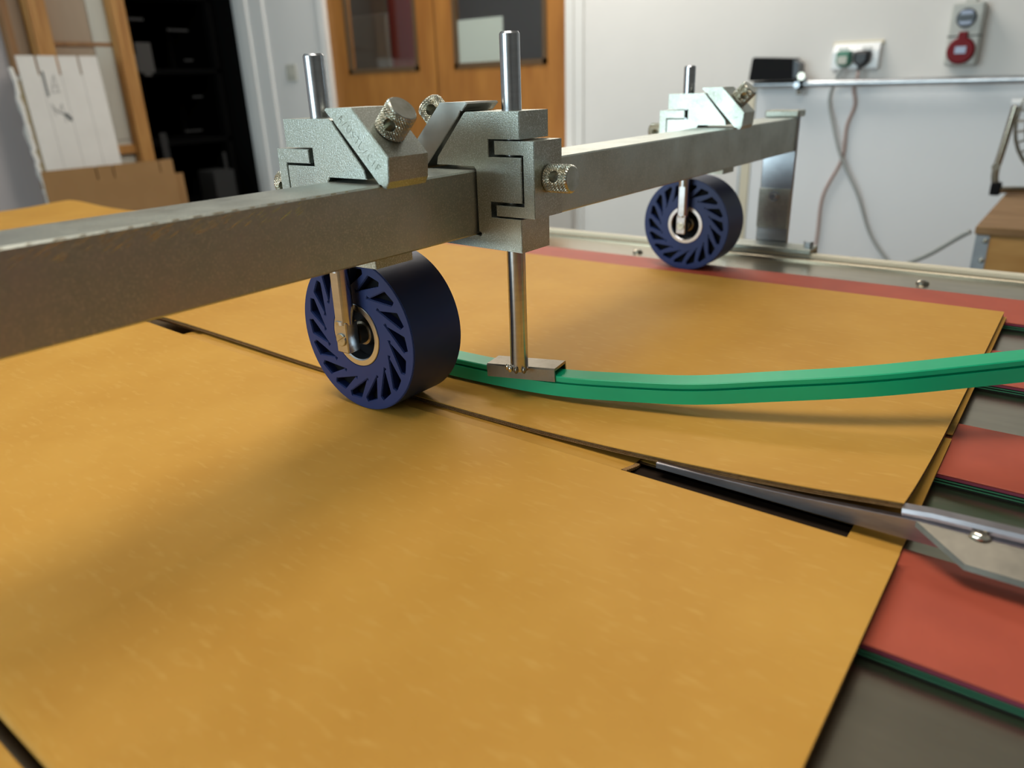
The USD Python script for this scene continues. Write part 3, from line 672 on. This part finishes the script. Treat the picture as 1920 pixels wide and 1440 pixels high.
# ------------------------------------------------------------------ support bar and its post
BX0, BX1, BZ0, BZ1 = -348.0, -305.3, 113.0, 152.7
bar = thing('support_bar', 'long zinc plated square bar crossing the table', 'bar', ((BX0 + BX1) / 2, 300, BZ0))
part(bar, 'tube', box(BX0, BX1, -420, 987.4, BZ0, BZ1, 1.0), 'zinc_bar')
sm = []
rs = np.random.default_rng(11)
for y0, n__ in ((106, 7), (122, 10), (140, 14), (158, 14), (176, 12), (194, 9), (212, 8), (228, 5)):
    for k in range(n__):
        ya = y0 + rs.uniform(-7, 7); za = BZ1 - rs.uniform(1.2, 8); ln = rs.uniform(3, 10); w_ = rs.uniform(0.10, 0.28)
        p0 = np.array([BX1, ya, za - 0.2 * ln]); p1 = np.array([BX1, ya + ln, min(za + 0.28 * ln, BZ1 - 0.7)])
        dr = (p1 - p0) / np.linalg.norm(p1 - p0); nr = np.cross([1, 0, 0], dr) * w_
        sm.append(Manifold.hull_points(np.array([p0, p1, (p0 + p1) / 2 + nr, (p0 + p1) / 2 - nr, (p0 + p1) / 2 + [0.03, 0, 0], (p0 + p1) / 2 + nr * 0.5 + [-0.3, 0, 0]])))
part(bar, 'scratches', cat_(*[tm(q) for q in sm]), 'scratch', label='bright diagonal scratches', kind='stuff')
part(bar, 'bright_edge', cat_(*[box(BX1 - 0.62, BX1 - 0.3, y, y + rs.uniform(1.5, 6), BZ1 - 0.62, BZ1 - 0.3) for y in np.arange(100, 262, 9.5)]), 'scratch', label='worn bright edge', kind='stuff')

post = thing('bar_post', 'steel upright holding the far end of the bar', 'post', (-324, 1000, ZB))
pl_ = part(post, 'front_plate', box(-344.5, -303.5, 987.6, 994, -80, 157, 1), 'galv')
part(post, 'lower_plate', box(-344, -304, 983.5, 987.5, 17, 67, 0.8), 'zinc', label='clamping plate')
part(post, 'cap', box(-345, -303, 982.5, 1010, 153.2, 161.5, 1.5), 'zinc'); part(post, 'back_web', box(-328, -320, 994, 1008, -80, 157), 'galv')
part(post, 'bolt', cat_(lathe([(0, 0), (6.5, 0), (6.5, 1.2), (0, 1.2)], (-324, 983.5, 58), (0, -1, 0), 24), lathe([(0, 0), (4.4, 0), (4.4, 4), (3.5, 5), (0, 5)], (-324, 982.3, 58), (0, -1, 0), 20)), 'ring', smooth=30)
part(post, 'foot_angle', cat_(box(-385, -262, 950, 982, -5.9, 0.2, 0.8), box(-385, -262, 976.5, 982, -60, -5.5)), 'zinc', label='foot angle bar'); part(post, 'foot_bolt', cyl((-270, 968, 0.2), (-270, 968, 7), 6, 6), 'galv'); part(post, 'foot_bolt', cyl((-376, 968, 0.2), (-376, 968, 7), 6, 6), 'galv')

# ------------------------------------------------------------------ clamps
RX, RY, ZW = -365.5, 300.5, 51.9


def knob(center, axis, length=17.0, R=8.6, hole_dir=(0, 0, 1)):
    """Knurled knob: neck, diamond knurled barrel with a cross hole, flat turned face."""
    nu, nv = 180, 46
    rows = [(0.0, 0.0, 0), (R - 1.2, 0.0, 0)]
    vs = np.linspace(0.4, length - 1.4, nv)
    a = np.arange(nu) * 2 * np.pi / nu
    V = []
    for h in vs:
        ph = h * 2.0
        k = 30
        d1 = np.abs(((a * k / (2 * np.pi) + h * 0.55) % 1.0) - 0.5); d2 = np.abs(((a * k / (2 * np.pi) - h * 0.55) % 1.0) - 0.5)
        r = R - 0.85 + 0.85 * np.minimum(1, (np.minimum(d1, d2) * 3.0))
        taper = min(1.0, (h + 1.2) / 1.6, (length - h) / 1.6)
        r = r * (0.94 + 0.06 * taper)
        V.append(np.stack([r * np.cos(a), r * np.sin(a), np.full(nu, h)], 1))
    prof = [np.stack([(R - 1.3) * np.cos(a), (R - 1.3) * np.sin(a), np.full(nu, 0.0)], 1)] + V + [np.stack([(R - 1.0) * np.cos(a), (R - 1.0) * np.sin(a), np.full(nu, length - 0.5)], 1), np.stack([(R - 1.5) * np.cos(a), (R - 1.5) * np.sin(a), np.full(nu, length)], 1)]
    L = len(prof); v = np.vstack(prof + [np.array([[0, 0, 0], [0, 0, length]])]); f = []
    for i in range(L - 1):
        j = np.arange(nu); k = (j + 1) % nu
        f += [np.stack([i * nu + j, i * nu + k, (i + 1) * nu + k], 1), np.stack([i * nu + j, (i + 1) * nu + k, (i + 1) * nu + j], 1)]
    j = np.arange(nu); k = (j + 1) % nu
    f += [np.stack([np.full(nu, L * nu), k, j], 1), np.stack([np.full(nu, L * nu + 1), (L - 1) * nu + j, (L - 1) * nu + k], 1)]
    m = mf(trimesh.Trimesh(v, np.vstack(f), process=False))
    hd = np.array(hole_dir, float)
    hc = tm(Manifold.cylinder(2 * R, 3.5, 3.5, 24).translate((0, 0, -2 * R - 1.0 + 0 * R))); hc.apply_transform(trimesh.geometry.align_vectors([0, 0, 1], hd / np.linalg.norm(hd))); hc.apply_translation((0, 0, length * 0.48))
    m = m - mf(hc)
    t = tm(m)
    t.apply_transform(trimesh.geometry.align_vectors([0, 0, 1], np.array(axis, float) / np.linalg.norm(axis)))
    t.apply_translation(center)
    return t


STROKES = {'A': [[(0, 0), (.5, 1), (1, 0)], [(.2, .4), (.8, .4)]], '/': [[(.1, 0), (.8, 1)]], 'U': [[(0, 1), (0, .3), (.3, 0), (.7, 0), (1, .3), (1, 1)]], 'S': [[(1, .85), (.6, 1), (.1, .8), (.3, .52), (.8, .45), (.95, .2), (.5, 0), (0, .15)]],
           'T': [[(0, 1), (1, 1)], [(.5, 1), (.5, 0)]], 'L': [[(0, 1), (0, 0), (.8, 0)]], 'C': [[(1, .85), (.6, 1), (.15, .8), (0, .5), (.15, .2), (.6, 0), (1, .15)]], 'I': [[(.5, 0), (.5, 1)]], 'F': [[(0, 0), (0, 1), (.9, 1)], [(0, .5), (.6, .5)]],
           '2': [[(0, .8), (.4, 1), (.9, .8), (.8, .5), (0, 0), (1, 0)]], '4': [[(.7, 0), (.7, 1), (0, .35), (1, .35)]], '3': [[(0, .9), (.5, 1), (.9, .75), (.5, .53), (.9, .28), (.5, 0), (0, .1)]], 'M': [[(0, 0), (0, 1), (.5, .4), (1, 1), (1, 0)]]}


def clamp(name, label, loc_x, loc_y, stamp=None, face='zinc', hs=1):
    """Built about its rod: x runs from the jaw (-) over the bar (+); profile in (x, z), 30 mm thick in y."""
    t = thing(name, label, 'clamp', (loc_x, loc_y, 104.5), 'zinc clamps on the bar')
    o = lambda P: [(x + loc_x, z) for x, z in P]
    y0, y1 = loc_y - 14.5, loc_y + 15.5
    body = Polygon(o([(-16.5, 104.5), (50.0, 105.6), (50.0, 112.8), (17.2, 112.8), (17.2, 152.9), (19, 155.2), (49.4, 155.2), (48.2, 160.0), (25.2, 185.6), (23.6, 186.5), (-16.5, 186.5), (-16.5, 171), (6.8, 171), (6.8, 160.8), (-17.4, 160.8), (-17.4, 134.4), (6.8, 134.4), (6.8, 124.8), (-16.5, 124.8)]))
    body = body.difference(Point(loc_x + 16.6, 113.8).buffer(1.5))
    bm = mf(bevelled_prism(body, y0, y1, 0.45)) - mf(cyl((loc_x, loc_y, 95), (loc_x, loc_y, 200), 6.06, 40))
    part(t, 'body', tm(bm), face)
    jaw = Polygon(o([(-26.5, 125.8), (2.6, 125.8), (2.6, 132.4), (-18.6, 132.4), (-18.6, 162.2), (2.6, 162.2), (2.6, 170), (-26.5, 170)]))
    jm = mf(bevelled_prism(jaw, y0 + 0.4, y1 - 0.2, 0.45)) - mf(cyl((loc_x, loc_y, 95), (loc_x, loc_y, 200), 6.06, 40))
    jp = part(t, 'jaw', tm(jm), face)
    wed = Polygon(o([(21.2, 191.0), (22.4, 192.0), (43.2, 192.0), (68.0, 167.2), (66.8, 154.6), (64.6, 150.9), (62.0, 151.0), (60.7, 152.9), (58.9, 153.2), (28.4, 184.4), (26.8, 187.0), (25.6, 186.9)]))
    wm = mf(bevelled_prism(wed, y0 - 0.3, y1 + 0.6, 0.5))
    if stamp:
        d = np.array([1, -1.0]) / math.sqrt(2); u = np.array([1, 1.0]) / math.sqrt(2)
        st = np.array([loc_x + 30.0, 184.3]); shapes = []
        for i, ch in enumerate(stamp):
            b = st + d * (i * 4.0)
            for s_ in STROKES[ch]:
                shapes.append(LineString([tuple(b + d * (q[0] * 2.5) + u * (q[1] * 4.2 + 2.6)) for q in s_]).buffer(0.15, quad_segs=2))
        for s_ in getattr(unary_union(shapes), 'geoms', [unary_union(shapes)]):
            wm = wm - mf(bevelled_prism(s_.simplify(0.02), y0 - 2, y0 + 0.05, 0))
    wp = part(t, 'wedge', tm(wm), 'zinc_ground' if face == 'zinc' and not stamp else face)
    part(wp, 'clamp_knob', knob((loc_x + 55.6, loc_y, 179.6), (0.707, 0, 0.707), 16.5, 9.0, (-0.45 * hs, hs, 0.0)), 'knurl', smooth=22, label='knurled knob with cross hole')
    part(jp, 'jaw_knob', knob((loc_x - 26.5, loc_y, 148.2), (-1, 0, 0), 17.0, 8.4, (0.25 * hs, hs, 0)), 'knurl', smooth=22, label='knurled jaw screw')
    return t


c0 = clamp('bar_clamp', 'zinc clamp with stamped wedge, nearest on the bar over the near wheel', RX, RY, 'A/USTL/CIF')
c2 = copy(c0, (RX, 801.2, 104.5), 'pale zinc clamp far along the bar, over the far wheel')
MX, MY = -287.0, 380.5
g0 = clamp('guide_clamp', 'zinc clamp facing the camera that grips the green guide rod', RX, RY + 4000, None, hs=-1)
# the guide clamp is the same casting turned half round: rebuild it at its place, then drop the stand-in
pr = stage.GetPrimAtPath(g0); xf = UsdGeom.Xformable(pr); xf.ClearXformOpOrder()
xf.AddTranslateOp(opSuffix='place').Set(Gf.Vec3d(MX * S, MY * S, 104.5 * S)); xf.AddRotateZOp(opSuffix='turn').Set(180.0)

# ------------------------------------------------------------------ wheels on their rods
R_W, W_W = 51.9, 45.0
YFACE = RY + 7.7                    # front face of the wheel, clear of the rod


def wheel(label, ztop):
    t = thing('pressing_wheel', label, 'wheel', (RX, RY, 0), 'blue slotted wheels')
    x0, z0 = RX, ZW
    ring = Point(x0, z0).buffer(R_W, quad_segs=40).difference(Point(x0, z0).buffer(21.2, quad_segs=24))
    for k in range(18):
        ph = math.radians(2.0 + 20 * k)
        pp = [(30.6, 0.5), (30.6, -3.6), (44.2, -15.0), (45.6, -25.6), (43.6, -26.6)]
        pts = [(x0 + r * math.cos(ph + math.radians(q)), z0 + r * math.sin(ph + math.radians(q))) for r, q in pp]
        ring = ring.difference(Polygon(pts).buffer(0.55, quad_segs=3))
    part(t, 'tyre', bevelled_prism(ring, YFACE, YFACE + W_W, 0.7), 'blue', smooth=28, label='blue slotted tyre')
    ax = (0, 1, 0); c = np.array([x0, YFACE, z0])
    part(t, 'slot_shade_disc', lathe([(22.5, 0), (50.5, 0), (50.5, 0.4), (22.5, 0.4), (22.5, 0)], c + [0, 6.0, 0], ax, 48), 'dark')  # dark disc added across the open slots to supply their shade
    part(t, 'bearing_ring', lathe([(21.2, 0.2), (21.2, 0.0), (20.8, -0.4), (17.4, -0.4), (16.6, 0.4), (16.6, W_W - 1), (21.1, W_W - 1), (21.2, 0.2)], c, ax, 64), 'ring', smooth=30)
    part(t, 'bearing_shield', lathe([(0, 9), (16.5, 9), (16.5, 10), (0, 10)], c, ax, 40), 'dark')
    part(t, 'hub', lathe([(0, 12), (9, 12), (9, 8.2), (8, 5.5), (6.5, 5.0), (6.5, -1.6), (0, -1.6)], c, ax, 40), 'clip', smooth=30, label='grey axle boss')
    rp = part(t, 'rod', tm((mf(cyl((x0, RY, 62), (x0, RY, ztop - 1.2), 6.0, 48)) + mf(cyl((x0, RY, ztop - 1.2), (x0, RY, ztop), 6.0, 48, 5.2)) + mf(box(x0 - 5.4, x0 + 5.4, RY - 4.6, RY + 5.6, 43.2, 64, 0.7)) - mf(box(x0 - 3.4, x0 + 3.4, RY - 8, RY - 5.0, 64.5, 96)))), 'rod', smooth=32)
    sc = lathe([(0, 0), (4.3, 0), (4.3, 0.8), (3.9, 1.1), (0, 1.1)], (x0, RY - 4.6, 52.2), (0, -1, 0), 32)
    sl = box(-5, 5, RY - 6.2, RY - 4.8, -0.6, 0.6); sl.apply_transform(trimesh.transformations.rotation_matrix(-0.55, (0, 1, 0))); sl.apply_translation((x0, 0, 52.2))
    part(rp, 'axle_screw', tm(mf(sc) - mf(sl)), 'knurl', smooth=25, label='slotted axle screw')
    return t


w0 = wheel('blue slotted wheel on a rod, near one pressing on the carton', 220.5)
w1 = copy(w0, (RX, RY + 500.7, -6.65), 'blue slotted wheel on a rod, far one running on the red belt')

# ------------------------------------------------------------------ green guide and its holder
gp = spline([(-392, 381.5, 9.6), (-342, 381.8, 9.6), (-287, 385, 10.2), (-262, 387.5, 11.2), (-218, 397, 14.0), (-172, 409.5, 18.0), (-142, 420.5, 22.4), (-88, 446, 29.0), (-48, 471, 34.0), (-9, 500, 38.2), (60, 560, 42), (150, 650, 46)], 90)
gp[:, 1] += 8.0
prof = [(8, -7), (-7.4, -7), (-8, -6.4), (-8, 1.3), (-7.5, 1.8), (-5.0, 1.9), (-5.0, 3.9), (-8, 4.0), (-8, 6.4), (-7.4, 7), (7.4, 7), (8, 6.4), (8, 3.7), (5.4, 3.7), (5.4, 2.2), (8, 2.0)]
tang = np.gradient(gp, axis=0)
gm = sweep([(-a, b) for a, b in prof], gp, np.tile([0, 0, 1.0], (len(gp), 1)))
t = thing('guide_rail', 'curved green plastic guide rail over the carton', 'rail', (-287, 393, 3))
part(t, 'strip', gm, 'green', smooth=30)
t = thing('guide_holder', 'bright steel rod with a channel clip welded to its foot', 'rod', (MX, MY, 21))
part(t, 'rod', tm(mf(cyl((MX, MY, 20.6), (MX, MY, 228.2), 6.0, 48)) + mf(cyl((MX, MY, 228.2), (MX, MY, 229.4), 6.0, 48, 5.2))), 'rod', smooth=32)
u = np.array([25, 4.2, 1.6]); u = u / np.linalg.norm(u)
cc = np.array([-289.5, 391.5, 10.4 + 8.4])
csec = [(9.6, 2.2), (8.6, 3.2), (-8.6, 3.2), (-9.6, 2.2), (-9.6, -6.0), (-8.15, -6.0), (-8.15, 1.2), (8.15, 1.2), (8.15, -6.0), (9.6, -6.0)]
cl = sweep(csec, np.array([cc + u * s_ for s_ in np.linspace(-26, 26, 9)]), np.tile([0, 0, 1.0], (9, 1)))
ch = part(t, 'channel_clip', cl, 'clip', smooth=30, label='short folded steel channel')
for k, (dx, dy) in enumerate(((-7.0, -4.4), (-3.0, -6.8), (2.0, -6.6), (6.5, -3.8))):
    b = trimesh.creation.icosphere(2, 1.0); b.vertices *= (1.6, 1.3, 2.4); b.apply_translation((MX + dx, MY + dy, 22.2))
    part(ch, 'weld_bead', b, 'weld' if k in (0, 1) else 'clip', smooth=True)
